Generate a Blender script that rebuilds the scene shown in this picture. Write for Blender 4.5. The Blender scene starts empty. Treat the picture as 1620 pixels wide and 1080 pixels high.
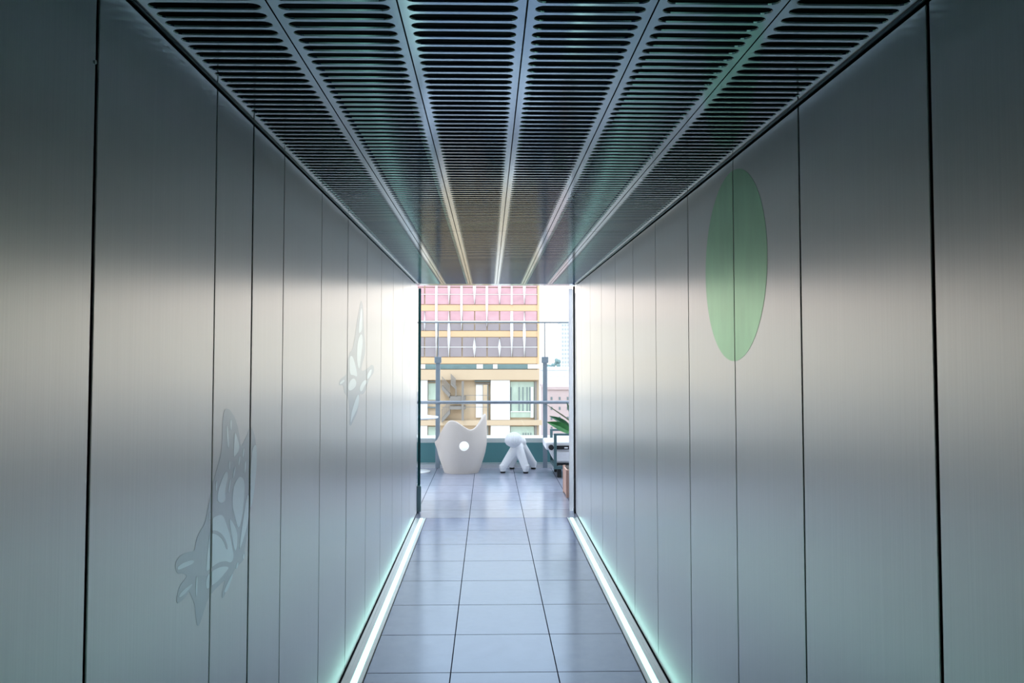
import bpy, bmesh, math, random
from mathutils import Vector, Matrix
from mathutils.geometry import tessellate_polygon
random.seed(7)
C = bpy.context.scene.collection
PI = math.pi

# ---------------------------------------------------------------- camera
cd = bpy.data.cameras.new('camera'); cam = bpy.data.objects.new('camera', cd); C.objects.link(cam)
cam.location = (0, 0, 1.77)
cam.rotation_euler = (PI/2 + math.atan(.04), 0, -math.atan(.02))
cd.sensor_width = 36; cd.lens = 36*1240/1620
cd.shift_x = 12/1620; cd.shift_y = -27/1620
cd.clip_end = 2000; cd.clip_start = .05
bpy.context.scene.camera = cam

# ---------------------------------------------------------------- sky and exposure
w = bpy.data.worlds.new('sky'); bpy.context.scene.world = w; w.use_nodes = True
nt = w.node_tree; bg = nt.nodes['Background']
tc = nt.nodes.new('ShaderNodeTexCoord'); sp = nt.nodes.new('ShaderNodeSeparateXYZ')
cr = nt.nodes.new('ShaderNodeValToRGB')
nt.links.new(tc.outputs['Generated'], sp.inputs[0]); nt.links.new(sp.outputs['Z'], cr.inputs[0])
e = cr.color_ramp.elements                              # overcast: brighter towards the zenith than at the hazy horizon
e[0].color = (.72, .68, .63, 1); e[0].position = .0
e[1].color = (.78, .92, 1.1, 1); e[1].position = .34
q = e.new(.12); q.color = (.72, .70, .67, 1)
nt.links.new(cr.outputs[0], bg.inputs[0]); bg.inputs[1].default_value = 3.0
sd = bpy.data.lights.new('sun', 'SUN'); sd.energy = .8; sd.angle = math.radians(8); sd.color = (1, .93, .84)
so = bpy.data.objects.new('sun', sd); C.objects.link(so); so.rotation_euler = (math.radians(42), 0, math.radians(-20))
vs = bpy.context.scene.view_settings
bpy.context.scene.display_settings.display_device = 'sRGB'
vs.view_transform = 'Standard'; vs.look = 'None'; vs.gamma = 1; vs.exposure = 0.0; vs.use_curve_mapping = False
cy = bpy.context.scene.cycles
cy.max_bounces = 12; cy.glossy_bounces = 8; cy.diffuse_bounces = 5; cy.transparent_max_bounces = 24; cy.transmission_bounces = 8
cy.sample_clamp_indirect = 6; cy.use_denoising = True; cy.caustics_reflective = True; cy.blur_glossy = 0.1

# ---------------------------------------------------------------- materials
def lin(c):
    return tuple((v/255/12.92 if v/255 <= .04045 else ((v/255+.055)/1.055)**2.4) for v in c)
MATS = {}
def mat(name, col, rough=.5, metal=0., spec=.5, var=.06, scale=(8, 8, 8), bump=0., aniso=0., tangent=None, rvar=0., coat=0., emit=None, es=0., alpha=1., trans=0., ior=1.45):
    m = bpy.data.materials.new(name); m.use_nodes = True; n = m.node_tree.nodes; l = m.node_tree.links
    b = n['Principled BSDF']
    tc = n.new('ShaderNodeTexCoord'); mp = n.new('ShaderNodeMapping'); mp.inputs['Scale'].default_value = scale
    nz = n.new('ShaderNodeTexNoise'); nz.inputs['Scale'].default_value = 1; nz.inputs['Detail'].default_value = 5
    l.new(tc.outputs['Object'], mp.inputs[0]); l.new(mp.outputs[0], nz.inputs[0])
    mx = n.new('ShaderNodeMix'); mx.data_type = 'RGBA'
    mx.inputs[6].default_value = tuple(min(1, c*(1-var)) for c in col)+(1,)
    mx.inputs[7].default_value = tuple(min(1, c*(1+var)) for c in col)+(1,)
    l.new(nz.outputs['Fac'], mx.inputs[0]); l.new(mx.outputs[2], b.inputs['Base Color'])
    b.inputs['Roughness'].default_value = rough; b.inputs['Metallic'].default_value = metal
    b.inputs['Specular IOR Level'].default_value = spec; b.inputs['IOR'].default_value = ior
    b.inputs['Coat Weight'].default_value = coat; b.inputs['Coat Roughness'].default_value = .15
    b.inputs['Alpha'].default_value = alpha; b.inputs['Transmission Weight'].default_value = trans
    if aniso:
        b.inputs['Anisotropic'].default_value = aniso
        cx = n.new('ShaderNodeCombineXYZ')
        for i in range(3): cx.inputs[i].default_value = tangent[i]
        l.new(cx.outputs[0], b.inputs['Tangent'])
    if rvar:
        mr = n.new('ShaderNodeMapRange'); mr.inputs[3].default_value = rough-rvar; mr.inputs[4].default_value = rough+rvar
        l.new(nz.outputs['Fac'], mr.inputs[0]); l.new(mr.outputs[0], b.inputs['Roughness'])
    if bump:
        bp = n.new('ShaderNodeBump'); bp.inputs['Strength'].default_value = bump; bp.inputs['Distance'].default_value = .002
        l.new(nz.outputs['Fac'], bp.inputs['Height']); l.new(bp.outputs[0], b.inputs['Normal'])
    if emit:
        b.inputs['Emission Color'].default_value = tuple(emit)+(1,); b.inputs['Emission Strength'].default_value = es
    MATS[name] = m
    return m

BR = dict(rough=.318, metal=1, aniso=.76, tangent=(0, 1, 0), scale=(60, 260, 1.2), rvar=.02)
M_wall = mat('brushed_steel', (.86, .845, .82), var=.07, **BR)
M_decal = mat('frosted_grey_film', (.70, .73, .735), var=.05, **BR)
M_patch = mat('pale_teal_film', (.92, 1.0, 1.0), var=.01, **BR)
M_green = mat('green_translucent_film', (.52, .82, .56), var=.2, rough=.34, metal=1, aniso=.7, tangent=(0, 1, 0), scale=(9, 9, 2.5))
M_dark = mat('dark_void', (.012, .016, .018), rough=.8)
M_ceil = mat('slotted_dark_steel', (.41, .47, .48), rough=.12, metal=1, var=.08, scale=(3, 3, 3))
M_trim = mat('trim_steel', (.45, .55, .55), rough=.3, metal=1)
M_chan = mat('channel_aluminium', (.62, .68, .66), rough=.35, metal=.6)
M_led = mat('led_diffuser', (.9, 1, .97), rough=.4, emit=(.45, 1.0, .90), es=1.9)
M_alu = mat('pale_aluminium', (.72, .73, .74), rough=.35, metal=.5)
M_gasket = mat('black_gasket', (.015, .013, .016), rough=.6)
M_white = mat('white_paint', (.86, .87, .87), rough=.45)
M_tealp = mat('teal_painted_panel', lin((105, 160, 165)), rough=.35, var=.1, scale=(3, 3, 3))
M_tealm = mat('teal_grey_metal', lin((92, 120, 124)), rough=.4, metal=.4)
M_post = mat('post_steel', lin((150, 162, 172)), rough=.35, metal=.5)
M_rail = mat('handrail_steel', lin((150, 158, 168)), rough=.28, metal=.8)
M_chair = mat('cream_moulded_plastic', (.68, .60, .53), rough=.55, var=.03, bump=.1, scale=(60, 60, 60))
M_dog = mat('speckled_white_plastic', (.82, .82, .83), rough=.5, var=.10, scale=(90, 90, 90))
M_black = mat('black_rubber', (.02, .02, .02), rough=.6)
M_cloth = mat('white_cushion_cloth', (.82, .80, .82), rough=.9, var=.06, scale=(25, 25, 60), bump=.4)
M_bcloth = mat('black_cloth', (.02, .02, .022), rough=.85)
M_wood = mat('pinkish_wood', lin((205, 160, 140)), rough=.55, var=.1, scale=(40, 40, 4))
M_leaf = mat('leaf_green', (.05, .25, .06), rough=.35, var=.35, scale=(30, 30, 30))
M_leafd = mat('leaf_dark_green', (.03, .13, .05), rough=.35, var=.35, scale=(30, 30, 30))
M_stem = mat('stem_brown_green', (.16, .18, .10), rough=.6)
M_soil = mat('soil', (.05, .035, .025), rough=.95, var=.4, scale=(60, 60, 60))
M_mirror = mat('facade_cladding', (.55, .55, .54), rough=.6)

def glass(name, tint, op):
    m = bpy.data.materials.new(name); m.use_nodes = True; n = m.node_tree.nodes; l = m.node_tree.links
    n.remove(n['Principled BSDF']); o = n['Material Output']
    t = n.new('ShaderNodeBsdfTransparent'); t.inputs[0].default_value = tuple(tint)+(1,)
    g = n.new('ShaderNodeBsdfGlossy'); g.inputs['Roughness'].default_value = .03
    fr = n.new('ShaderNodeFresnel'); fr.inputs[0].default_value = op
    x = n.new('ShaderNodeMixShader'); l.new(fr.outputs[0], x.inputs[0]); l.new(t.outputs[0], x.inputs[1]); l.new(g.outputs[0], x.inputs[2])
    l.new(x.outputs[0], o.inputs[0]); return m
M_glass = glass('clear_glass', (.97, .99, .985), 1.25)
M_dglass = mat('door_glass_teal', (.02, .13, .15), rough=.1, trans=.6)
M_pglass = mat('pale_frosted_glass', (.88, .88, .9), rough=.5, trans=.9)
M_hinge = mat('pale_teal_hinge', (.50, .66, .68), rough=.4)

def tile_mat(name, x0, y0, dx, dy):
    m = bpy.data.materials.new(name); m.use_nodes = True; n = m.node_tree.nodes; l = m.node_tree.links
    b = n['Principled BSDF']; tc = n.new('ShaderNodeTexCoord'); s = n.new('ShaderNodeSeparateXYZ'); l.new(tc.outputs['Object'], s.inputs[0])
    def M(op, a, bb=None, c=None):
        q = n.new('ShaderNodeMath'); q.operation = op
        for i, v in enumerate((a, bb, c)):
            if v is None: continue
            if isinstance(v, (int, float)): q.inputs[i].default_value = v
            else: l.new(v, q.inputs[i])
        return q.outputs[0]
    def line(ax, o, d, hw):
        u = M('DIVIDE', M('SUBTRACT', ax, o), d); f = M('ABSOLUTE', M('SUBTRACT', M('FRACT', M('ADD', u, .5)), .5))
        return M('LESS_THAN', f, hw/d), M('FLOOR', u)
    a, ia = line(s.outputs[0], x0, dx, .0032); c, ic = line(s.outputs[1], y0, dy, .0034)
    g = M('MAXIMUM', a, c)
    cx = n.new('ShaderNodeCombineXYZ'); l.new(ia, cx.inputs[0]); l.new(ic, cx.inputs[1])
    wn = n.new('ShaderNodeTexWhiteNoise'); l.new(cx.outputs[0], wn.inputs[0])
    nz = n.new('ShaderNodeTexNoise'); nz.inputs['Scale'].default_value = 9; nz.inputs['Detail'].default_value = 5; nz.inputs['Roughness'].default_value = .55
    l.new(tc.outputs['Object'], nz.inputs[0])
    k = M('ADD', M('MULTIPLY', wn.outputs['Value'], .25), M('MULTIPLY', nz.outputs['Fac'], .75))
    mx = n.new('ShaderNodeMix'); mx.data_type = 'RGBA'; l.new(k, mx.inputs[0])
    mx.inputs[6].default_value = TILE_A; mx.inputs[7].default_value = TILE_B
    m2 = n.new('ShaderNodeMix'); m2.data_type = 'RGBA'; l.new(g, m2.inputs[0]); l.new(mx.outputs[2], m2.inputs[6]); m2.inputs[7].default_value = (.015, .017, .03, 1)
    l.new(m2.outputs[2], b.inputs['Base Color'])
    r = M('ADD', .14, M('MULTIPLY', nz.outputs['Fac'], .10)); l.new(M('ADD', r, M('MULTIPLY', g, .4)), b.inputs['Roughness'])
    l.new(M('MULTIPLY', M('SUBTRACT', 1, g), .9), b.inputs['Specular IOR Level']); b.inputs["IOR"].default_value = 1.66
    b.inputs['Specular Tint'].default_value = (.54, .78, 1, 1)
    bp = n.new('ShaderNodeBump'); bp.inputs['Strength'].default_value = .12; bp.inputs['Distance'].default_value = .002
    l.new(M('SUBTRACT', M('MULTIPLY', nz.outputs['Fac'], .3), g), bp.inputs['Height']); l.new(bp.outputs[0], b.inputs['Normal'])
    return m
TILE_A = (.09, .13, .30, 1); TILE_B = (.14, .19, .40, 1)  # grey tile given a blue base that carries the reflected sky
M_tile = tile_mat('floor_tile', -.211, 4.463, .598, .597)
TILE_A = (.29, .30, .37, 1); TILE_B = (.38, .39, .46, 1)  # lighter copy of the same tile, outdoor brightness put into its colour
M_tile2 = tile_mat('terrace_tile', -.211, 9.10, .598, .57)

# ---------------------------------------------------------------- mesh helpers
def obj(name, bm, m, parent=None, smooth=False):
    me = bpy.data.meshes.new(name); bm.normal_update(); bm.to_mesh(me); bm.free()
    if m: me.materials.append(m)
    if smooth:
        for p in me.polygons: p.use_smooth = True
        me.set_sharp_from_angle(angle=math.radians(40))
    o = bpy.data.objects.new(name, me); C.objects.link(o)
    if parent: o.parent = parent
    return o
def bx(bm, x0, x1, y0, y1, z0, z1, bev=0.):
    vs_ = [bm.verts.new((x, y, z)) for x in (x0, x1) for y in (y0, y1) for z in (z0, z1)]
    F = [(0, 1, 3, 2), (4, 6, 7, 5), (0, 4, 5, 1), (2, 3, 7, 6), (0, 2, 6, 4), (1, 5, 7, 3)]
    fs = [bm.faces.new([vs_[i] for i in f]) for f in F]
    if bev:
        es = set(e for f in fs for e in f.edges)
        bmesh.ops.bevel(bm, geom=list(es), offset=bev, segments=2, affect='EDGES', profile=.5)
    return bm
def box(name, x0, x1, y0, y1, z0, z1, m, parent=None, bev=0.):
    return obj(name, bx(bmesh.new(), min(x0, x1), max(x0, x1), min(y0, y1), max(y0, y1), min(z0, z1), max(z0, z1), bev), m, parent)
def tube(bm, pts, rads, seg=12, cap=True):
    pts = [Vector(p) for p in pts]
    if isinstance(rads, (int, float)): rads = [rads]*len(pts)
    rings = []; up = None
    for i, p in enumerate(pts):
        t = (pts[min(i+1, len(pts)-1)]-pts[max(i-1, 0)]).normalized()
        if up is None:
            up = Vector((0, 0, 1)) if abs(t.z) < .9 else Vector((1, 0, 0))
        a = t.cross(up).normalized(); b = a.cross(t).normalized(); up = b
        rings.append([bm.verts.new(p+(a*math.cos(2*PI*k/seg)+b*math.sin(2*PI*k/seg))*rads[i]) for k in range(seg)])
    for r, s in zip(rings, rings[1:]):
        for k in range(seg): bm.faces.new((r[k], r[(k+1) % seg], s[(k+1) % seg], s[k]))
    if cap: bm.faces.new(rings[0][::-1]); bm.faces.new(rings[-1])
    return bm
def lathe(bm, prof, c, seg=40):
    rings = []
    for r, z in prof:
        rings.append([bm.verts.new((c[0]+r*math.cos(2*PI*k/seg), c[1]+r*math.sin(2*PI*k/seg), c[2]+z)) for k in range(seg)])
    for r, s in zip(rings, rings[1:]):
        for k in range(seg): bm.faces.new((r[k], r[(k+1) % seg], s[(k+1) % seg], s[k]))
    bm.faces.new(rings[0][::-1]); bm.faces.new(rings[-1]); return bm
def empty(name, loc=(0, 0, 0)):
    o = bpy.data.objects.new(name, None); o.empty_display_size = .1; C.objects.link(o); o.location = loc; return o
def tag(o, label=None, cat=None, group=None, kind=None):
    if label: o['label'] = label
    if cat: o['category'] = cat
    if group: o['group'] = group
    if kind: o['kind'] = kind
    return o
def root(name, loc, label, cat, group=None):
    return tag(empty(name, loc), label, cat, group)
def adopt(r, *os_):                                  # parts are modelled in world coordinates, then hung on their thing
    for o in os_:
        o.parent = r; o.matrix_parent_inverse = Matrix.Translation(-Vector(r.location))
def st(o): o['kind'] = 'structure'; return o
def evaluated(o):
    dg = bpy.context.evaluated_depsgraph_get(); dg.update()
    me = bpy.data.meshes.new_from_object(o.evaluated_get(dg)); o.modifiers.clear(); o.data = me; return o

XL, XR, H, YE = -.805, .98, 2.57, 8.93

# ---------------------------------------------------------------- corridor shell
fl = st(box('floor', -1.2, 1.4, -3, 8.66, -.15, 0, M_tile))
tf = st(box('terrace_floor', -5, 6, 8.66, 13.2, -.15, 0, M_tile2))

LJ = [-2.65, -1.93, -1.22, -.51, .20, .90, 1.605, 2.313, 2.675, 3.08, 3.778, 4.484, 5.19, 5.889, 6.61, 7.34, 8.06, 8.86]
RJ = [-2.6, -1.85, -1.12, -.41, .30, 1.0, 1.704, 2.437, 3.103, 3.821, 4.575, 5.298, 6.039, 6.784, 7.54, 8.27, 8.86]
def wall(name, X, s, joints, wide):
    w = st(box(name, X+s*.035, X+s*.16, -2.99, 8.90, 0, 2.99, M_dark))
    js = [-2.985]+[j for j in joints if j > -2.9]
    for a, b in zip(js, js[1:]):
        ga = wide.get(round(a, 3), .0035); gb = wide.get(round(b, 3), .0035)
        bm = bx(bmesh.new(), min(X, X+s*.033), max(X, X+s*.033), a+ga, b-gb, .012, H-.012, .0022)
        obj('steel_panel', bm, M_wall, w)
    return w
wl = wall('wall_left', XL, -1, LJ, {1.605: .006, 2.675: .0065, 4.484: .0055})
wr = wall('wall_right', XR, 1, RJ, {1.704: .0065, 2.437: .0048, 3.821: .0045})
st(box('wall_back', -.97, 1.14, -3.12, -3.0, 0, 2.99, M_dark))  # unseen end wall, added behind the camera to keep light out
wr_screw = tube(bmesh.new(), [(XL-.001, 1.592, 2.368), (XL+.004, 1.592, 2.368)], .004, 10); obj('screw_head', wr_screw, M_alu, wl)

# ceiling: black void above, slotted steel panels hung below it
ceil = st(box('ceiling', -.97, 1.14, -2.99, YE-.02, 2.99, 3.1, M_dark))
PW = (XR-.006-(XL+.006))/6; PY = 3.698
def slotted():
    bm = bmesh.new(); t = .0065; x0, x1 = .002, PW-.002; sw = .0182; mar = .017
    y0, y1 = .002, PY-.002; n = 76; pitch = (y1-y0)/n; off = 0
    def q(a, b, c, d): bm.faces.new([bm.verts.new(v) for v in (a, b, c, d)])
    def flat(ax, bx_, ay, by):
        q((ax, ay, 0), (ax, by, 0), (bx_, by, 0), (bx_, ay, 0)); q((ax, ay, t), (bx_, ay, t), (bx_, by, t), (ax, by, t))
    ya = y0
    c = .003
    for i in range(n):
        yc = y0+off+pitch*(i+.5); lo, hi = yc-sw, yc+sw
        flat(x0, x1, ya, lo)
        K = 8; loop = []
        for side in (0, 1):
            cx = x0+mar+sw*1.25 if side == 0 else x1-mar-sw*1.25; sg = -1 if side == 0 else 1
            arc = []
            for k in range(K+1):
                an = -PI/2+PI*k/K
                arc.append((cx+sg*math.cos(an)*sw*1.25, yc+math.sin(an)*sw))
            xe = x0 if side == 0 else x1
            for a, b in zip(arc, arc[1:]):
                f = [(xe, a[1], 0), (xe, b[1], 0), (b[0], b[1], 0), (a[0], a[1], 0)]
                if side: f = f[::-1]
                q(*f); q(*[(v[0], v[1], t) for v in f[::-1]])
            loop += arc if side else arc[::-1]
        # bevelled lip round the slot
        m_ = len(loop); cx0 = sum(p[0] for p in loop)/m_
        low = [bm.verts.new((p[0], p[1], 0)) for p in loop]
        mid = []; 
        for p in loop:
            dy = (yc-p[1]); d = c*dy/sw
            mid.append(bm.verts.new((p[0]+(c*.6 if p[0] < cx0 else -c*.6)*(1-abs(dy)/sw), p[1]+d, c)))
        top = [bm.verts.new((v.co.x, v.co.y, t)) for v in mid]
        for k in range(m_):
            j = (k+1) % m_
            bm.faces.new((low[k], mid[k], mid[j], low[j])); bm.faces.new((mid[k], top[k], top[j], mid[j]))
        ya = hi
    flat(x0, x1, ya, y1)
    for (a, b) in (((x0, y0), (x1, y0)), ((x1, y0), (x1, y1)), ((x1, y1), (x0, y1)), ((x0, y1), (x0, y0))):
        q((a[0], a[1], 0), (b[0], b[1], 0), (b[0], b[1], .03), (a[0], a[1], .03))
    bmesh.ops.remove_doubles(bm, verts=bm.verts, dist=1e-5)
    return bm
p0 = obj('slotted_panel', slotted(), M_ceil, ceil)
first = True
for iy in range(3):
    for ix in range(6):
        o = p0 if first else p0.copy()
        if not first: C.objects.link(o); o.parent = ceil
        first = False
        o.location = (XL+.006+ix*PW, 0, H)
        o.location.y = 5.015-3.70*iy
# last short strip to the opening
e0 = box('closing_strip', XL+.006, XR-.006, 8.716, YE, H, H+.03, M_ceil, ceil)
st(box('trim_1', XL, XL+.0055, -2.99, YE, H-.003, H+.03, M_trim))
st(box('trim_2', XR-.0055, XR, -2.99, YE, H-.003, H+.03, M_trim))

# ---------------------------------------------------------------- LED floor channels
def channel(X, s, label):
    r = root('floor_light_channel', (X+s*.06, 2.8, 0), label, 'light', 'floor light channels')
    y0, y1 = -2.98, 8.61
    bm = bmesh.new()
    for a, b, z in ((.010, .030, .010), (.030, .058, .006), (.095, .112, .006), (.112, .122, .010)):
        bx(bm, min(X+s*a, X+s*b), max(X+s*a, X+s*b), y0, y1, .0, z)
    h = obj('housing', bm, M_chan)
    d = box('diffuser', X+s*.060, X+s*.093, y0, y1, 0, .009, M_led)
    g = box('shadow_gap', X+s*.0, X+s*.009, y0, y1, 0, .002, M_gasket)
    g2 = box('edge_seal', X+s*.122, X+s*.126, y0, y1, 0, .003, M_gasket)
    adopt(r, h, d, g, g2)
channel(XL, 1, 'lit floor channel with glowing white strip along the left steel wall')
channel(XR, -1, 'lit floor channel with glowing white strip along the right steel wall')

# ---------------------------------------------------------------- window films on the walls
B1S = [(2.411, 1.608), (2.452, 1.607), (2.495, 1.586), (2.534, 1.553), (2.561, 1.51), (2.576, 1.472), (2.608, 1.489), (2.641, 1.506), (2.674, 1.537), (2.711, 1.512), (2.742, 1.47), (2.744, 1.422), (2.732, 1.341), (2.706, 1.292), (2.686, 1.253), (2.674, 1.203), (2.655, 1.165), (2.623, 1.135), (2.637, 1.115), (2.624, 1.1), (2.572, 1.097), (2.528, 1.095), (2.475, 1.067), (2.435, 1.038), (2.413, 1.037), (2.417, 1.062), (2.445, 1.087), (2.4, 1.085), (2.351, 1.084), (2.299, 1.076), (2.265, 1.051), (2.232, 1.021), (2.213, 1.024), (2.203, 1.048), (2.192, 1.091), (2.168, 1.119), (2.149, 1.14), (2.127, 1.13), (2.089, 1.128), (2.064, 1.131), (2.071, 1.161), (2.095, 1.175), (2.138, 1.181), (2.107, 1.198), (2.073, 1.204), (2.052, 1.223), (2.055, 1.243), (2.092, 1.25), (2.149, 1.244), (2.186, 1.235), (2.194, 1.262), (2.221, 1.282), (2.26, 1.291), (2.288, 1.339), (2.312, 1.389), (2.362, 1.446), (2.389, 1.48), (2.398, 1.527), (2.396, 1.574)]
B1P = [[(2.321, 1.298), (2.384, 1.296), (2.417, 1.284), (2.447, 1.25), (2.477, 1.214), (2.502, 1.17), (2.521, 1.134), (2.492, 1.123), (2.445, 1.142), (2.39, 1.154), (2.332, 1.157), (2.287, 1.155), (2.273, 1.158), (2.285, 1.208), (2.298, 1.254), (2.312, 1.286)], [(2.288, 1.143), (2.338, 1.144), (2.412, 1.135), (2.481, 1.115), (2.436, 1.108), (2.382, 1.101), (2.309, 1.104), (2.28, 1.104), (2.274, 1.128)], [(2.573, 1.383), (2.621, 1.357), (2.616, 1.3), (2.598, 1.246), (2.563, 1.207), (2.523, 1.261), (2.493, 1.308), (2.504, 1.355), (2.529, 1.372)], [(2.646, 1.309), (2.673, 1.3), (2.67, 1.219), (2.613, 1.167), (2.57, 1.138), (2.581, 1.174), (2.61, 1.239)], [(2.702, 1.457), (2.747, 1.467), (2.756, 1.397), (2.722, 1.289), (2.679, 1.244), (2.675, 1.334), (2.691, 1.421)], [(2.403, 1.405), (2.442, 1.42), (2.454, 1.397), (2.425, 1.362), (2.436, 1.322), (2.367, 1.332), (2.356, 1.36)], [(2.512, 1.532), (2.539, 1.507), (2.567, 1.47), (2.515, 1.451), (2.503, 1.45), (2.506, 1.505)], [(2.465, 1.273), (2.524, 1.233), (2.554, 1.198), (2.549, 1.157), (2.528, 1.148), (2.493, 1.212)], [(2.063, 1.225), (2.112, 1.225), (2.182, 1.214), (2.182, 1.204), (2.121, 1.21), (2.071, 1.215)], [(2.074, 1.147), (2.107, 1.153), (2.167, 1.153), (2.176, 1.148), (2.124, 1.141), (2.087, 1.14)], [(2.427, 1.055), (2.503, 1.089), (2.515, 1.082), (2.466, 1.047), (2.438, 1.048)], [(2.538, 1.095), (2.556, 1.112), (2.568, 1.101), (2.55, 1.09)], [(2.606, 1.109), (2.612, 1.123), (2.628, 1.117), (2.625, 1.1)], [(2.295, 1.316), (2.312, 1.318), (2.311, 1.299), (2.296, 1.298)], [(2.197, 1.163), (2.209, 1.163), (2.209, 1.106), (2.198, 1.108)], [(2.428, 1.558), (2.444, 1.554), (2.462, 1.488), (2.447, 1.484)], [(2.465, 1.572), (2.482, 1.57), (2.48, 1.538), (2.468, 1.539)], [(2.599, 1.469), (2.615, 1.464), (2.6, 1.437), (2.591, 1.441)], [(2.558, 1.448), (2.575, 1.443), (2.561, 1.417), (2.55, 1.419)], [(2.515, 1.421), (2.527, 1.416), (2.507, 1.383), (2.497, 1.388)], [(2.457, 1.445), (2.474, 1.443), (2.471, 1.416), (2.458, 1.418)], [(2.468, 1.387), (2.481, 1.385), (2.467, 1.346), (2.455, 1.348)], [(2.62, 1.423), (2.634, 1.419), (2.626, 1.382), (2.612, 1.387)], [(2.346, 1.401), (2.357, 1.401), (2.354, 1.371), (2.343, 1.371)]]
B1A = [[(2.318, 1.264), (2.365, 1.251), (2.408, 1.231), (2.443, 1.204), (2.461, 1.174), (2.446, 1.177), (2.426, 1.203), (2.392, 1.227), (2.354, 1.244), (2.318, 1.254)]]
B2S = [(4.96, 2.13), (5.047, 2.068), (5.059, 1.952), (5.116, 1.869), (5.14, 1.795), (5.01, 1.721), (4.962, 1.665), (5.284, 1.691), (5.409, 1.712), (5.533, 1.693), (5.511, 1.648), (5.324, 1.619), (5.253, 1.588), (5.151, 1.538), (5.019, 1.521), (4.923, 1.538), (4.895, 1.479), (4.837, 1.422), (4.694, 1.384), (4.612, 1.358), (4.557, 1.377), (4.581, 1.441), (4.524, 1.529), (4.395, 1.563), (4.368, 1.61), (4.235, 1.61), (4.248, 1.636), (4.342, 1.651), (4.466, 1.662), (4.488, 1.745), (4.565, 1.792), (4.647, 1.802), (4.728, 1.881), (4.812, 1.994), (4.899, 2.08)]
B2P = [[(4.817, 1.863), (4.969, 1.918), (5.036, 1.868), (4.957, 1.763), (4.899, 1.672), (4.793, 1.743)], [(4.566, 1.773), (4.677, 1.763), (4.796, 1.684), (4.833, 1.638), (4.681, 1.657), (4.571, 1.659), (4.542, 1.726)], [(4.52, 1.614), (4.682, 1.642), (4.799, 1.614), (4.771, 1.58), (4.522, 1.562)], [(4.922, 1.579), (5.081, 1.615), (5.253, 1.604), (5.083, 1.573), (5.018, 1.544), (4.923, 1.549)], [(5.216, 1.644), (5.321, 1.674), (5.433, 1.678), (5.36, 1.634), (5.217, 1.611)], [(4.69, 1.472), (4.832, 1.533), (4.905, 1.527), (4.878, 1.46), (4.676, 1.405), (4.595, 1.373), (4.609, 1.42)], [(4.249, 1.623), (4.367, 1.639), (4.417, 1.631), (4.282, 1.613)], [(4.913, 2.05), (4.988, 2.085), (5.007, 1.951), (4.944, 1.917), (4.846, 1.904)]]
B3S = [(7.715, 2.242), (8.025, 2.16), (8.164, 2.082), (8.471, 2.041), (8.441, 1.899), (8.179, 1.776), (8.017, 1.634), (7.821, 1.661), (7.767, 1.808), (7.731, 1.92), (7.388, 1.967), (7.426, 2.069)]
B3P = [[(7.747, 2.22), (7.943, 2.14), (7.636, 1.99), (7.516, 2.002), (7.569, 2.122)], [(8.081, 2.036), (8.344, 2.019), (8.123, 1.86), (7.933, 1.66), (7.846, 1.808), (7.921, 1.924)]]
def clip(poly, lo, hi):
    def cut(P, f, at):
        out = []
        for i in range(len(P)):
            a, b = P[i-1], P[i]; fa, fb = f(a), f(b)
            if fa != fb:
                t = (at-a[0])/(b[0]-a[0]); out.append((at, a[1]+t*(b[1]-a[1])))
            if fb: out.append(b)
        return out
    P = cut(poly, lambda p: p[0] >= lo, lo)
    return cut(P, lambda p: p[0] <= hi, hi) if P else P
def smoothpoly(P, n=2):
    for _ in range(n):
        Q = []
        for i in range(len(P)):
            a, b = P[i], P[(i+1) % len(P)]
            Q += [(a[0]*.75+b[0]*.25, a[1]*.75+b[1]*.25), (a[0]*.25+b[0]*.75, a[1]*.25+b[1]*.75)]
        P = Q
    return P
def film(name, polys, X, s, d, m, joints, gap=.0085):
    bm = bmesh.new()
    for P in polys:
        P = smoothpoly(P)
        for a, b in zip(joints, joints[1:]):
            Q = clip(P, a+gap, b-gap)
            if len(Q) < 3: continue
            if sum(Q[k-1][0]*Q[k][1]-Q[k][0]*Q[k-1][1] for k in range(len(Q)))*s < 0: Q = Q[::-1]
            lo = [bm.verts.new((X+s*.0002, y, z)) for y, z in Q]; hi = [bm.verts.new((X+s*d, y, z)) for y, z in Q]
            for t in tessellate_polygon([[Vector((y, z, 0)) for y, z in Q]]):
                A_ = [Q[k] for k in t]
                ar = (A_[1][0]-A_[0][0])*(A_[2][1]-A_[0][1])-(A_[2][0]-A_[0][0])*(A_[1][1]-A_[0][1])
                if abs(ar) < 1e-12: continue
                t = tuple(t) if ar*s > 0 else tuple(t)[::-1]
                bm.faces.new([hi[k] for k in t]); bm.faces.new([lo[k] for k in t[::-1]])
            for k in range(len(Q)):
                j = (k+1) % len(Q); bm.faces.new((lo[k], lo[j], hi[j], hi[k]))
    return obj(name, bm, m)
def butterfly(S, P, A, label):
    cy_ = sum(p[0] for p in S)/len(S); cz = min(p[1] for p in S)
    r = root('butterfly_sticker', (XL, cy_, cz), label, 'wall sticker', 'butterfly stickers on the left wall')
    parts = [film('silhouette', [S], XL, 1, .0005, M_decal, LJ)]
    parts[0]['label'] = 'frosted grey silhouette film'
    for q in P: 
        o = film('wing_patch', [q], XL, 1, .0009, M_patch, LJ); 
        if len(o.data.vertices): parts.append(o)
        else: bpy.data.objects.remove(o)
    for q in A: parts.append(film('wing_vein', [q], XL, 1, .0013, M_decal, LJ))
    adopt(r, *parts)
butterfly(B1S, B1P, B1A, 'large frosted butterfly sticker low on the left wall, nearest the viewer')
butterfly(B2S, B2P, [], 'faint slender butterfly sticker at eye level halfway along the left wall')
butterfly(B3S, B3P, [], 'very faint white butterfly sticker at the far end of the left wall')
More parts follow.
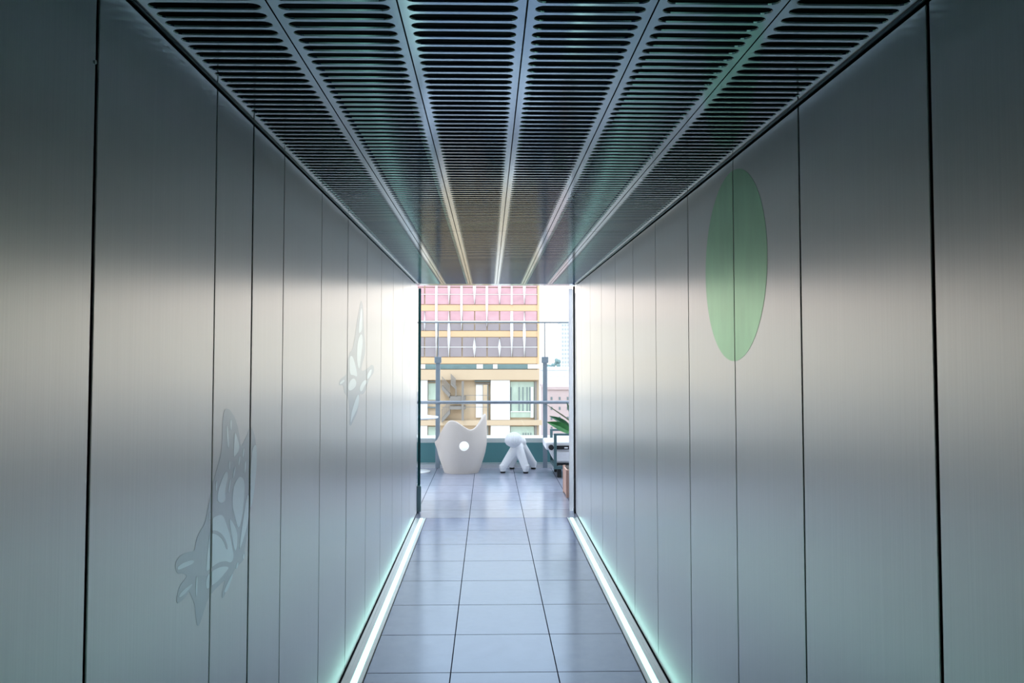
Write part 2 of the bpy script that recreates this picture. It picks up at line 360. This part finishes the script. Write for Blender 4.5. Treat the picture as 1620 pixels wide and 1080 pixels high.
circ = [(3.118+.392*math.cos(2*PI*k/48), 2.131+.383*math.sin(2*PI*k/48)) for k in range(48)]
tag(film('round_green_sticker', [circ], XR, -1, .0008, M_green, RJ, .005), 'large round translucent green sticker high on the right steel wall', 'wall sticker')

# ---------------------------------------------------------------- opening: glass door, jamb, outer walls
r = root('glass_door', (-.79, 8.95, 0), 'frameless teal-edged glass door folded open at the end of left wall', 'door')
g = box('glass_pane', -.803, -.772, 8.945, 9.80, .03, H-.03, M_dglass, bev=.002)
c1 = box('patch_hinge', -.812, -.762, 8.925, 9.14, .015, .30, M_hinge, bev=.003)
c1['label'] = 'grey metal patch hinge at the foot of the pane'
for q in (g, c1):
    for v in q.data.vertices:
        v.co.x -= max(0, v.co.y-8.95)*.16
adopt(r, g, c1)
r = root('glass_door', (.93, 8.95, 0), 'pale frosted glass door folded open at the end of right wall', 'door')
g = box('glass_pane', .914, .956, 8.945, 9.80, .012, H-.03, M_pglass, bev=.002)
for v in g.data.vertices: v.co.x += max(0, v.co.y-8.95)*.16
adopt(r, g)
st(box('trim_4', .962, .979, 8.87, 8.92, .0, H-.01, M_gasket))
st(box('wall_outer_left', -5, XL-.04, 8.905, 9.10, 0, 2.75, M_mirror))
st(box('wall_outer_right', XR+.04, 6, 8.935, 9.10, 0, 2.75, M_mirror))
st(box('wall_outer_upper', -5, 6, 8.935, 9.10, 2.751, 7.5, M_mirror))  # unseen upper wall, its height set so that it shades the terrace
st(box('wall_outer_lintel', XL-.039, XR+.039, 8.935, 9.0, H+.031, 2.75, M_mirror))

# ---------------------------------------------------------------- terrace parapet and glass railing
par = st(box('wall_parapet', -5, 6, 12.72, 13.1, 0, .37, M_tealp))
cop = box('coping', -5, 6, 12.70, 13.14, .37, .445, M_white, par, .008)
kb = box('kick_board', -5, 6, 12.64, 12.719, 0, .055, M_alu, par)
YR = 12.5
r = root('glass_railing', (0, YR, 0), 'tall clear glass wind screen with steel posts and round handrail at terrace edge', 'railing')
parts = [obj('handrail', tube(bmesh.new(), [(-4.9, YR-.07, 1.035), (5.9, YR-.07, 1.035)], .025, 16), M_rail, smooth=True)]
parts.append(box('top_rail', -4.9, 5.9, YR-.012, YR+.012, 2.29, 2.312, M_post))
parts.append(box('base_rail', -4.9, 5.9, YR-.03, YR+.03, 0.0, .055, M_alu))
for px_ in (-4.2, -2.5, -.805, .895, 2.6, 4.3):
    bm = bx(bmesh.new(), px_-.035, px_+.035, YR-.045, YR-.013, 0, 1.70, .004); parts.append(obj('post', bm, M_post))
    bm = bx(bmesh.new(), px_-.055, px_+.055, YR-.06, YR-.0125, 1.655, 1.755, .006); parts.append(obj('clamp', bm, M_post))
    parts.append(box('mullion', px_-.008, px_+.008, YR-.012, YR+.012, 1.755, 2.29, M_post))
    bm = bmesh.new(); bx(bm, px_-.012, px_+.012, YR-.075, YR-.045, 1.0, 1.02); parts.append(obj('rail_bracket', bm, M_post))
ps = [-4.9, -4.2, -2.5, -.805, .895, 2.6, 4.3, 5.9]
for a, b in zip(ps, ps[1:]):
    parts.append(box('glass_pane', a+.012, b-.012, YR-.005, YR+.005, .056, 2.289, M_glass))
adopt(r, *parts)

# ---------------------------------------------------------------- moulded tub chair
def interp(t, tab):
    for (a, va), (b, vb) in zip(tab, tab[1:]):
        if a <= t <= b:
            u = (t-a)/(b-a); u = u*u*(3-2*u) if False else u
            return va+(vb-va)*u
    return tab[-1][1]
def catmull(t, tab):
    n = len(tab)
    for i in range(n-1):
        if tab[i][0] <= t <= tab[i+1][0]:
            a, b = tab[i], tab[i+1]; u = (t-a[0])/(b[0]-a[0]); h = b[0]-a[0]
            p = tab[max(i-1, 0)]; q = tab[min(i+2, n-1)]
            m0 = (b[1]-p[1])/(b[0]-p[0])*h; m1 = (q[1]-a[1])/(q[0]-a[0])*h
            return (2*u**3-3*u*u+1)*a[1]+(u**3-2*u*u+u)*m0+(-2*u**3+3*u*u)*b[1]+(u**3-u*u)*m1
    return tab[-1][1]
RIM = [(-180, .46), (-120, .45), (-95, .46), (-72, .50), (-56, .60), (-43, .71), (-28, .80), (-12, .795), (6, .725), (20, .675), (32, .685), (48, .765), (62, .84), (76, .885), (90, .86), (115, .60), (145, .46), (180, .46)]
WID = [(0, .262), (.012, .270), (.1, .300), (.2, .335), (.3, .364), (.42, .385), (.6, .390), (.9, .380)]
def tub_chair():
    cx_, cy_ = -.415, 12.06
    r = root('moulded_tub_chair', (cx_, cy_, 0), 'cream moulded tub chair with wavy rim and round hole, back to the viewer', 'chair')
    bm = bmesh.new(); N = 96; th = .042; seat = .325
    cols = []
    for k in range(N):
        d = -180+360*k/N; a = math.radians(d)-PI/2          # 0 degrees = towards the viewer
        h = catmull(d, RIM); P = []
        def pt(rad, z):
            bulge = 1.0 + (.06*max(0, math.exp(-((d+82)/16)**2))*max(0, math.exp(-((z-.45)/.06)**2)))
            return (cx_+math.cos(a)*rad*bulge, cy_+math.sin(a)*rad*.92*bulge, z)
        for i in range(15):
            z = (h-.02)*i/14; P.append(pt(interp(z, WID), z))
        w_ = interp(h, WID)
        for i in range(1, 8):
            an = PI*i/8; P.append(pt(w_-th/2+th/2*math.cos(an), h-.02+.02*math.sin(an)))
        for i in range(11):
            z = (h-.02)+(seat-(h-.02))*i/10; P.append(pt(interp(z, WID)-th, z))
        P.append(pt(.16, seat-.015))
        cols.append([bm.verts.new(p) for p in P])
    m_ = len(cols[0])
    for k in range(N):
        A, B = cols[k], cols[(k+1) % N]
        for i in range(m_-1): bm.faces.new((A[i], B[i], B[i+1], A[i+1]))
    bm.faces.new([c[0] for c in cols][::-1]); bm.faces.new([c[-1] for c in cols])
    bmesh.ops.recalc_face_normals(bm, faces=bm.faces)
    o = obj('shell', bm, M_chair, smooth=True)
    cb = tube(bmesh.new(), [(cx_+.05, cy_-.6, .428), (cx_+.05, cy_-.2, .428)], .072, 40)
    bmesh.ops.recalc_face_normals(cb, faces=cb.faces)
    cut = obj('cutter', cb, None)
    md = o.modifiers.new('hole', 'BOOLEAN'); md.object = cut; md.operation = 'DIFFERENCE'; md.solver = 'EXACT'
    evaluated(o); bpy.data.objects.remove(cut)
    for p in o.data.polygons: p.use_smooth = True
    o.data.set_sharp_from_angle(angle=math.radians(38))
    pad = obj('hole_white_pad', lathe(bmesh.new(), [(.30, .327), (.312, .332), (.312, .345), (.30, .352)], (cx_, cy_, 0)), M_white, smooth=True)  # added white pad that makes the round hole look brightly lit
    for v in pad.data.vertices:
        if v.co.z > .34: v.co.z += max(0, v.co.y-cy_+.3)*.19
    adopt(r, o, pad)
tub_chair()

# ---------------------------------------------------------------- abstract toy dog seat
def dog():
    r = root('dog_shaped_stool', (.43, 12.1, 0), 'speckled white dog-shaped stool with round head and four splayed legs', 'stool')
    bm = bmesh.new()
    def cap(a, b, ra, rb):
        tube(bm, [a, b], [ra, rb], 20)
        for p, q in ((a, ra), (b, rb)): bmesh.ops.create_uvsphere(bm, u_segments=20, v_segments=12, radius=q, matrix=Matrix.Translation(p))
    cap((.43, 12.0, .375), (.50, 12.26, .37), .088, .085)
    cap((.405, 11.99, .36), (.215, 11.935, .085), .075, .056)
    cap((.455, 11.99, .36), (.560, 11.90, .085), .075, .056)
    cap((.475, 12.24, .36), (.365, 12.345, .085), .070, .054)
    cap((.525, 12.24, .36), (.700, 12.335, .085), .070, .054)
    for p in ((.215, 11.935), (.560, 11.90), (.365, 12.345), (.70, 12.335)):
        tube(bm, [(p[0], p[1], .12), (p[0], p[1], .022)], [.056, .040], 20)
    bmesh.ops.create_uvsphere(bm, u_segments=32, v_segments=20, radius=1, matrix=Matrix.Translation((.375, 11.93, .50)) @ Matrix.Rotation(-.25, 4, 'Y') @ Matrix.Diagonal((.130, .115, .112, 1)))
    cap((.47, 12.10, .46), (.50, 12.22, .43), .085, .085)
    cap((.50, 12.30, .41), (.52, 12.38, .46), .03, .022)
    o = obj('body', bm, M_dog)
    md = o.modifiers.new('m', 'REMESH'); md.mode = 'VOXEL'; md.voxel_size = .006
    ms = o.modifiers.new('s', 'SMOOTH'); ms.iterations = 12; ms.factor = .6
    evaluated(o); o.data.materials.clear(); o.data.materials.append(M_dog)
    hc = Vector((.375, 11.93, .50))
    for v in o.data.vertices:
        d = v.co-hc
        if d.length < .145 and v.co.z > .42: v.co += d.normalized()*.0035*math.sin(math.atan2(d.x, -d.y)*26)
    for p in o.data.polygons: p.use_smooth = True
    pads = [obj('foot_pad', lathe(bmesh.new(), [(.036, 0), (.038, .004), (.038, .03)], (p[0], p[1], 0), 20), M_black) for p in ((.215, 11.935), (.560, 11.90), (.365, 12.345), (.70, 12.335))]
    adopt(r, o, *pads)
dog()

# ---------------------------------------------------------------- bistro table behind the open door
r = root('round_bistro_table', (-1.12, 12.09, 0), 'white round pedestal table at the left edge of the terrace', 'table')
adopt(r, obj('tabletop', lathe(bmesh.new(), [(.33, .815), (.35, .822), (.352, .832), (.35, .84)], (-1.12, 12.06, 0)), M_white, smooth=True),
      obj('base', lathe(bmesh.new(), [(.225, 0), (.228, .008), (.21, .016), (.05, .028), (.03, .045)], (-1.12, 12.09, 0)), M_white, smooth=True),
      obj('stem', tube(bmesh.new(), [(-1.12, 12.08, .03), (-1.12, 12.08, .82)], .028, 20), M_alu, smooth=True))

# ---------------------------------------------------------------- armchair, planter and plant at the right
def tubebox(bm, x0, x1, y0, y1, z0, z1): return bx(bm, x0, x1, y0, y1, z0, z1, .003)
r = root('outdoor_armchair', (1.35, 11.75, 0), 'teal metal-framed outdoor armchair with thick white cushions', 'armchair')
parts = []
for y_ in (11.40, 12.10):
    bm = bmesh.new(); y2 = y_+.035
    bx(bm, .945, .987, y_, y2, .13, .645, .003); bx(bm, 1.70, 1.742, y_, y2, .13, .645, .003)
    bx(bm, .986, 1.701, y_, y2, .613, .645, .003); bx(bm, .986, 1.701, y_, y2, .13, .175, .003)
    parts.append(obj('arm_frame', bm, M_tealm))
bm = bmesh.new()
for x_ in (.97, 1.70): parts.append(box('seat_rail', x_-.02, x_+.02, 11.436, 12.099, .135, .17, M_tealm))
for x_ in (1.03, 1.66):
    for y_ in (11.50, 12.05):
        parts.append(box('leg', x_-.03, x_+.03, y_-.03, y_+.03, 0, .134, M_black, bev=.004))
bm = bmesh.new()
def wedge(bm, pts, y0, y1):
    a = [bm.verts.new((x, y0, z)) for x, z in pts]; b = [bm.verts.new((x, y1, z)) for x, z in pts]
    bm.faces.new(a); bm.faces.new(b[::-1])
    for i in range(len(pts)):
        j = (i+1) % len(pts); bm.faces.new((a[i], b[i], b[j], a[j]))
wedge(bm, [(.97, .215), (1.70, .215), (1.70, .40), (.88, .40)], 11.445, 12.09)
bmesh.ops.recalc_face_normals(bm, faces=bm.faces); bmesh.ops.bevel(bm, geom=list(bm.edges), offset=.025, segments=3, affect='EDGES')
parts.append(obj('seat_cushion', bm, M_cloth, smooth=True))
parts.append(box('back_cushion', 1.52, 1.70, 11.45, 12.09, .475, .80, M_cloth, bev=.03))
parts.append(box('top_cushion', .83, 1.51, 11.45, 12.09, .402, .515, M_cloth, bev=.022))
bb = box('cushion_band', .99, 1.50, 11.430, 11.449, .41, .465, M_bcloth, bev=.004); bb['label'] = 'black band on the cushion side'; parts.append(bb)
b2 = box('label_tab', 1.10, 1.15, 11.424, 11.43, .425, .445, M_white); parts.append(b2)
b3 = box('under_tray', .99, 1.69, 11.45, 12.09, .176, .213, M_bcloth); parts.append(b3)
adopt(r, *parts)
bm = tube(bmesh.new(), [(.90, 11.30, .452), (.90, 11.392, .452)], .037, 18)
bmesh.ops.bevel(bm, geom=[e for e in bm.edges if len(e.link_faces) == 2 and any(len(f.verts) > 4 for f in e.link_faces)], offset=.008, segments=2, affect='EDGES')
ro = obj('bolster_end', bm, M_bcloth, smooth=True); ro['label'] = 'black rolled end of the cushion strap'; adopt(r, ro)

r = root('wooden_planter', (1.22, 10.05, 0), 'low planter with pinkish wooden posts and black panels behind the right jamb', 'planter')
parts = []
for x_ in (.968, 1.43):
    for y_ in (9.84, 10.24): parts.append(box('corner_post', x_, x_+.036, y_, y_+.04, 0, .345, M_wood, bev=.002))
parts.append(box('side_panel', 1.003, 1.431, 9.85, 9.872, .02, .335, M_bcloth)); parts.append(box('side_panel', 1.003, 1.431, 10.25, 10.272, .02, .335, M_bcloth))
parts.append(box('side_panel', .972, .994, 9.879, 10.241, .02, .335, M_wood)); parts.append(box('side_panel', 1.44, 1.462, 9.879, 10.241, .02, .335, M_wood))
parts.append(box('soil', .995, 1.439, 9.873, 10.249, .02, .346, M_soil))
adopt(r, *parts)

def leaf(bm, base, tip, w_, sag, n=14, nrm=Vector((0, -.75, .66))):
    base, tip = Vector(base), Vector(tip); ax = tip-base; L = ax.length; ax.normalize()
    side = ax.cross(nrm).normalized(); up = side.cross(ax).normalized(); rows = []
    for i in range(n+1):
        t = i/n; ww = w_*math.sin(PI*min(1, t**.75))**.9*(1 if t < .98 else .3) if 0 < t < 1 else .0015
        c = base+ax*L*t+up*sag*math.sin(PI*t)
        rows.append([c-side*ww+up*ww*.35, c-side*ww*.5+up*ww*.2, c, c+side*ww*.5+up*ww*.2, c+side*ww+up*ww*.35])
    for dz in (0, -.0015):
        V = [[bm.verts.new(p+up*dz) for p in r_] for r_ in rows]
        for a, b in zip(V, V[1:]):
            for k in range(4): bm.faces.new((a[k], a[k+1], b[k+1], b[k]) if dz == 0 else (a[k+1], a[k], b[k], b[k+1]))
    return bm
r = root('potted_plant', (1.2, 10.06, .35), 'broad-leaved green plant leaning out over the white armchair', 'plant')
parts = []
bm = bmesh.new()
S0 = (1.2, 10.06, .354)
for q in ((1.08, 10.0, .79), (1.10, 10.0, .90), (1.10, 10.02, 1.22), (1.3, 10.1, 1.0), (1.35, 10.0, 1.2), (1.25, 10.2, .9)):
    mid = (Vector(S0)*.45+Vector(q)*.55)+Vector((.03, 0, .05)); tube(bm, [S0, mid, q], [.008, .006, .004], 8)
st_ = obj('stem', bm, M_stem, smooth=True); parts.append(st_)
def lf(b, t, w_, sag, m, nrm=Vector((0, -.75, .66))):
    o = obj('leaf', leaf(bmesh.new(), b, t, w_, sag, nrm=nrm), m, smooth=True); parts.append(o); return o
lf((1.055, 10.0, .79), (.735, 9.98, .93), .058, .035, M_leaf, Vector((.1, -.9, .42)))
lf((1.06, 10.02, .82), (.775, 10.08, 1.00), .045, .03, M_leafd, Vector((.1, -.75, .66)))
lf((1.10, 10.0, .90), (.72, 10.05, 1.16), .010, .0, M_stem)
lf((1.07, 10.02, .98), (.99, 9.98, 1.18), .022, .0, M_leafd, Vector((.2, -.95, .2)))
lf((1.3, 10.1, 1.0), (1.6, 9.95, 1.15), .06, .03, M_leaf); lf((1.35, 10.0, 1.2), (1.45, 9.9, 1.5), .06, .03, M_leaf); lf((1.25, 10.2, .9), (1.3, 10.45, 1.1), .055, .02, M_leafd)
adopt(r, *parts)

# ================================================================ the city beyond
def PX(x, Y): return (x-773.2)/1240*Y
def fac(c, k=1.6): return tuple(v/k for v in lin(c))
def PZ(y, Y): return 1.77-(y-562.6)/1240*Y
M_pink = mat('pink_window_panel', fac((226, 182, 192)), rough=.5, var=.22, scale=(.7, .7, 1.4)); M_mauve = mat('mauve_window_panel', fac((172, 162, 168)), rough=.5, var=.10, scale=(.5, .5, .9))  # pinker upper panes and their blotches paint in reflections on the glass
M_orange = mat('orange_spandrel', fac((243, 208, 166)), rough=.7); M_tan = mat('tan_stone', fac((226, 202, 172)), rough=.8, var=.05, scale=(.3, .3, .3))
M_fin = mat('white_facade_fin', (.7, .7, .7), rough=.5); M_slot = mat('teal_strip_glazing', fac((120, 150, 155)), rough=.2, var=.4, scale=(.6, .6, 3))
M_gwin = mat('green_tinted_window', fac((200, 220, 205)), rough=.3, var=.35, scale=(1.1, 1.1, .5)); M_gdk = mat('dark_window_interior', fac((130, 145, 148)), rough=.5)
M_steel = mat('stair_grey', fac((150, 145, 140)), rough=.6); M_conc = mat('haze_pale_concrete', (.6, .61, .62), rough=.8)  # concrete kept pale to stand in for distance haze on the tower
M_concw = mat('tower_window', (.4, .42, .43), rough=.4); M_brick = mat('pink_brick', fac((232, 208, 206)), rough=.9, var=.12, scale=(1, 1, 6))
M_ground = mat('street_ground', (.35, .35, .36), rough=.9, scale=(.05, .05, .05)); M_tree = mat('hazy_foliage', fac((140, 170, 170)), rough=.9, var=.3, scale=(.3, .3, .3))  # distance haze is mixed into the foliage colour
st(box('ground', -400, 500, 20, 900, -40.5, -40, M_ground))

Y = 90.
r = root('terracotta_office_block', (-6, Y+8, -40), 'large pink and tan office block with white fins facing the terrace', 'building')
parts = []
xL, xR_ = -16.6, PX(851, Y)
wl_ = box('wall', xL, xR_, Y+.3, Y+22, PZ(586, Y), PZ(352, Y), M_tan); parts.append(wl_)
wl2 = box('wall', xL, PX(853, Y), Y+.3, Y+22, -40, PZ(586, Y)-.01, M_tan); parts.append(wl2)
joints = [671.7+19.78*i for i in range(-6, 10)]
joints[-1] = 850.5
rows = [(380, 396, 0), (398, 413, 0), (424, 438, 0), (441, 453.5, 0), (454.8, 464.5, 0), (466, 481, 0), (492, 506.7, 0), (512, 522.5, 1), (533.5, 548, 1), (549.6, 564, 1)]
for a, b, k in rows:
    if a < 440 and a != 424: continue
    for x0, x1 in zip(joints, joints[1:]):
        mm = M_mauve if k else M_pink
        parts.append(box('window', PX(x0, Y)+.07, PX(x1, Y)-.07, Y+.12, Y+.32, PZ(b, Y), PZ(a, Y), mm))
for a, b in ((439, 441.5), (482, 491.5), (523.3, 532.6), (565, 574.8)):
    parts.append(box('spandrel_band', xL, xR_, Y+.16, Y+.31, PZ(b, Y), PZ(a, Y), M_orange))
for a, b in ((464.8, 465.8), (507.2, 508.6), (548.4, 549.4)):
    parts.append(box('sill_band', xL, xR_, Y+.08, Y+.31, PZ(b, Y), PZ(a, Y), M_fin))
def fin(xp, prof):
    bm = bmesh.new(); X = PX(xp, Y)
    for (ya, wa), (yb, wb) in zip(prof, prof[1:]):
        za, zb = PZ(ya, Y), PZ(yb, Y); wa_, wb_ = max(.02, wa/5.775/2/1240*Y), max(.02, wb/5.775/2/1240*Y)
        A = [(X-wa_, Y+.11, za), (X, Y-.25, za), (X+wa_, Y+.11, za), (X, Y+.3, za)]; B = [(X-wb_, Y+.11, zb), (X, Y-.25, zb), (X+wb_, Y+.11, zb), (X, Y+.3, zb)]
        A = [bm.verts.new(p) for p in A]; B = [bm.verts.new(p) for p in B]
        for k in range(4): bm.faces.new((A[k], A[(k+1) % 4], B[(k+1) % 4], B[k]))
        bm.faces.new(A); bm.faces.new(B[::-1])
    bmesh.ops.recalc_face_normals(bm, faces=bm.faces)
    parts.append(obj('facade_fin', bm, M_fin))
def cy2(v): return 440+v/5.775
def F(xp, *pr): fin(xp, [(cy2(y_), w_) for y_, w_ in pr])
types = [[((-250, 24), (400, 24), (720, 2))], [((-250, 20), (85, 24), (235, 2)), ((300, 4), (480, 28), (540, 28), (720, 2))], [((-250, 22), (300, 22), (470, 2))],
         [((-250, 20), (85, 30), (235, 2)), ((540, 2), (630, 30), (720, 2))], [((-250, 22), (250, 24), (440, 2))]]
pat = {671.7: [((300, 2), (400, 18), (480, 2))], 690.2: types[0], 710.1: types[1], 730: types[2], 750.5: types[3], 770.2: types[4],
       790.3: [((-250, 20), (85, 30), (235, 2)), ((550, 2), (630, 28), (720, 2))], 809.7: [((-250, 20), (240, 20)), ((300, 24), (470, 30), (550, 24), (720, 2))],
       829.6: [((-250, 20), (85, 28), (235, 2)), ((300, 2), (480, 28), (540, 28), (720, 2))]}
for k, v in pat.items():
    for pr in v: F(k, *pr)
for i, k in enumerate((652, 632, 612, 592)):
    for pr in types[(i+1) % 5]: F(k, *pr)
parts.append(box('corner_strip', xR_-.05, PX(853.5, Y), Y+.05, Y+.6, PZ(586, Y), PZ(352, Y), M_orange))
parts.append(box('strip_glazing', PX(673, Y), PX(835, Y), Y+.15, Y+.31, PZ(583.5, Y), PZ(576, Y), M_slot))
for a, b in ((664, 673), (754, 764), (780, 787), (835, 858)):
    parts.append(box('white_pier', PX(a, Y), PX(b, Y), Y+.0, Y+.3, PZ(583, Y), PZ(576, Y), M_fin))
# lower storeys
def pb(n, a, b, c, d, m, y0=.1, y1=.31): parts.append(box(n, PX(a, Y), PX(b, Y), Y+y0, Y+y1, PZ(d, Y), PZ(c, Y), m)); return parts[-1]
pb('stone_band', 640, 853, 584.5, 600.5, M_tan, -.5); pb('stone_band', 640, 857, 663.5, 671.5, M_tan, -.5)
for a, b in ((640, 677),): pb('white_panel', a, b, 601, 662.5, M_fin, -.3); pb('white_panel', a, b, 672, 705, M_fin, -.3)
for c, d in ((602.5, 604), (643, 645)): pb('window_head', 677.5, 690, c, d, M_gdk, 0)
pb('window', 678, 690, 606, 632, M_gwin); pb('window', 678, 690, 674, 697, M_gwin)
pb('white_panel', 776.5, 806.5, 601, 663, M_fin, -.3); pb('white_panel', 776.5, 806.5, 672, 705, M_fin, -.3)
pb('window', 753, 764, 608, 660, M_fin); pb('window_head', 751, 776, 601.5, 604, M_gdk, -.1); pb('window_head', 751, 775, 605.8, 607.3, M_steel, -.1)
pb('window_jamb', 764.5, 771, 608, 664, M_tan, -.3); pb('window_jamb', 771.2, 772.3, 608, 700, M_gdk, -.3)
g1 = pb('window', 807.5, 845, 603.5, 660, M_gwin); g2 = pb('window', 807.5, 845, 674, 699, M_gwin)
for x_ in (807.8, 820.5, 826.5, 833, 837.5): pb('window_bar', x_, x_+1.6, 612, 650, M_gdk, 0)
pb('window_bar', 808, 839, 650, 651.2, M_fin, 0); 
for x_ in (827, 831, 835, 839): pb('window_bar', x_, x_+1.4, 684, 699, M_gdk, 0)
pb('window_bar', 839.5, 843.5, 612, 660, M_fin, -.1); pb('window_bar', 845.5, 849, 603, 700, M_steel, -.1)
# outside stair
def flight(x0, y0, x1, y1, w_):
    bm = bmesh.new(); A = (PX(x0, Y), PZ(y0, Y)); B = (PX(x1, Y), PZ(y1, Y)); n = 9
    for i in range(n):
        xa = A[0]+(B[0]-A[0])*i/n; xb = A[0]+(B[0]-A[0])*(i+1)/n; z = A[1]+(B[1]-A[1])*(i+.5)/n
        bx(bm, min(xa, xb), max(xa, xb), Y-1.1, Y+.05, z-w_, z); bx(bm, (xa+xb)/2-.025, (xa+xb)/2+.025, Y-1.12, Y-1.07, z, z+.9)
    a = bm.verts
    tube(bm, [(A[0], Y-1.1, A[1]+.95), (B[0], Y-1.1, B[1]+.95)], .035, 6)
    parts.append(obj('stair_flight', bm, M_steel))
flight(700, 608, 713, 622, .5); flight(700, 660, 713, 646, .5); flight(722, 612, 714, 604, .25)
pb('stair_landing', 712, 737, 625.5, 632, M_steel, -1.1, .3); pb('stair_landing', 712, 737, 641, 646, M_steel, -1.1, .3)
pb('column', 731, 734.5, 602, 663, M_steel, -1.2, -.85); pb('column', 721.5, 723, 610, 625, M_steel, -1.2, -.9)
pb('railing_rail', 736, 776, 624, 624.8, M_steel, -.7, -.6); pb('railing_rail', 700, 776, 642.5, 643.3, M_steel, -.7, -.6)
adopt(r, *parts)

def block(name, px0, px1, py0, Y, m, mw, label, rows_, cols_, depth, wf=.55, hf=.5):
    X0, X1, Z1 = PX(px0, Y), PX(px1, Y), PZ(py0, Y)
    r = root(name, ((X0+X1)/2, Y, -40), label, 'building')
    P_ = [box('wall', X0, X1, Y, Y+depth, -40, Z1, m)]
    ph = (rows_[1]-rows_[0])/rows_[2]; pw = (px1-px0)/cols_
    for i in range(rows_[2]):
        for j in range(cols_):
            a = px0+pw*(j+.5-wf/2); b = px0+pw*(j+.5+wf/2); c = rows_[0]+ph*(i+.5-hf/2); d = rows_[0]+ph*(i+.5+hf/2)
            P_.append(box('window', PX(a, Y), PX(b, Y), Y-.1, Y+.05, PZ(d, Y), PZ(c, Y), mw))
    P_.append(box('roof_edge', X0-.3, X1+.3, Y-.3, Y+depth, Z1, Z1+.6, m))
    adopt(r, *P_)
block('apartment_tower', 888.3, 914, 509, 400., M_conc, M_concw, 'distant pale apartment tower with a grid of windows at right', (511, 589, 12), 6, 20)
block('white_office_block', 856, 940, 585, 230., M_fin, M_conc, 'low white block below the distant tower', (588, 610, 2), 8, 25, .4, .3)
block('brick_apartment_house', 866, 930, 616, 160., M_brick, M_gdk, 'pink brick house with small dark windows low at the right', (622, 700, 5), 5, 20, .22, .3)
rr = random.Random(3)
def tree(px_, py_, rad, Y, label):
    X, Z = PX(px_, Y), PZ(py_, Y); r = root('distant_tree', (X, Y, -40), label, 'tree', 'distant trees')
    bm = bmesh.new()
    for k in range(9):
        p = Vector((X+rr.uniform(-1, 1)*rad*.6, Y+rr.uniform(-1, 1)*rad*.6, Z-rad+rr.uniform(-.7, .7)*rad*.9))
        bmesh.ops.create_icosphere(bm, subdivisions=2, radius=rad*rr.uniform(.35, .55), matrix=Matrix.Translation(p))
    for v in bm.verts: v.co += Vector((rr.uniform(-1, 1), rr.uniform(-1, 1), rr.uniform(-1, 1)))*rad*.05
    adopt(r, obj('crown', bm, M_tree), obj('trunk', tube(bmesh.new(), [(X, Y, -40), (X, Y, Z-rad)], rad*.09, 8), M_stem))
tree(882, 567, 1.6, 300., 'tallest hazy blue-green tree left of the pale tower')
tree(875, 573, 1.3, 308., 'small round hazy tree between two others near the tower')
tree(869.5, 576, 1.2, 316., 'smallest hazy tree beside the steel railing post')
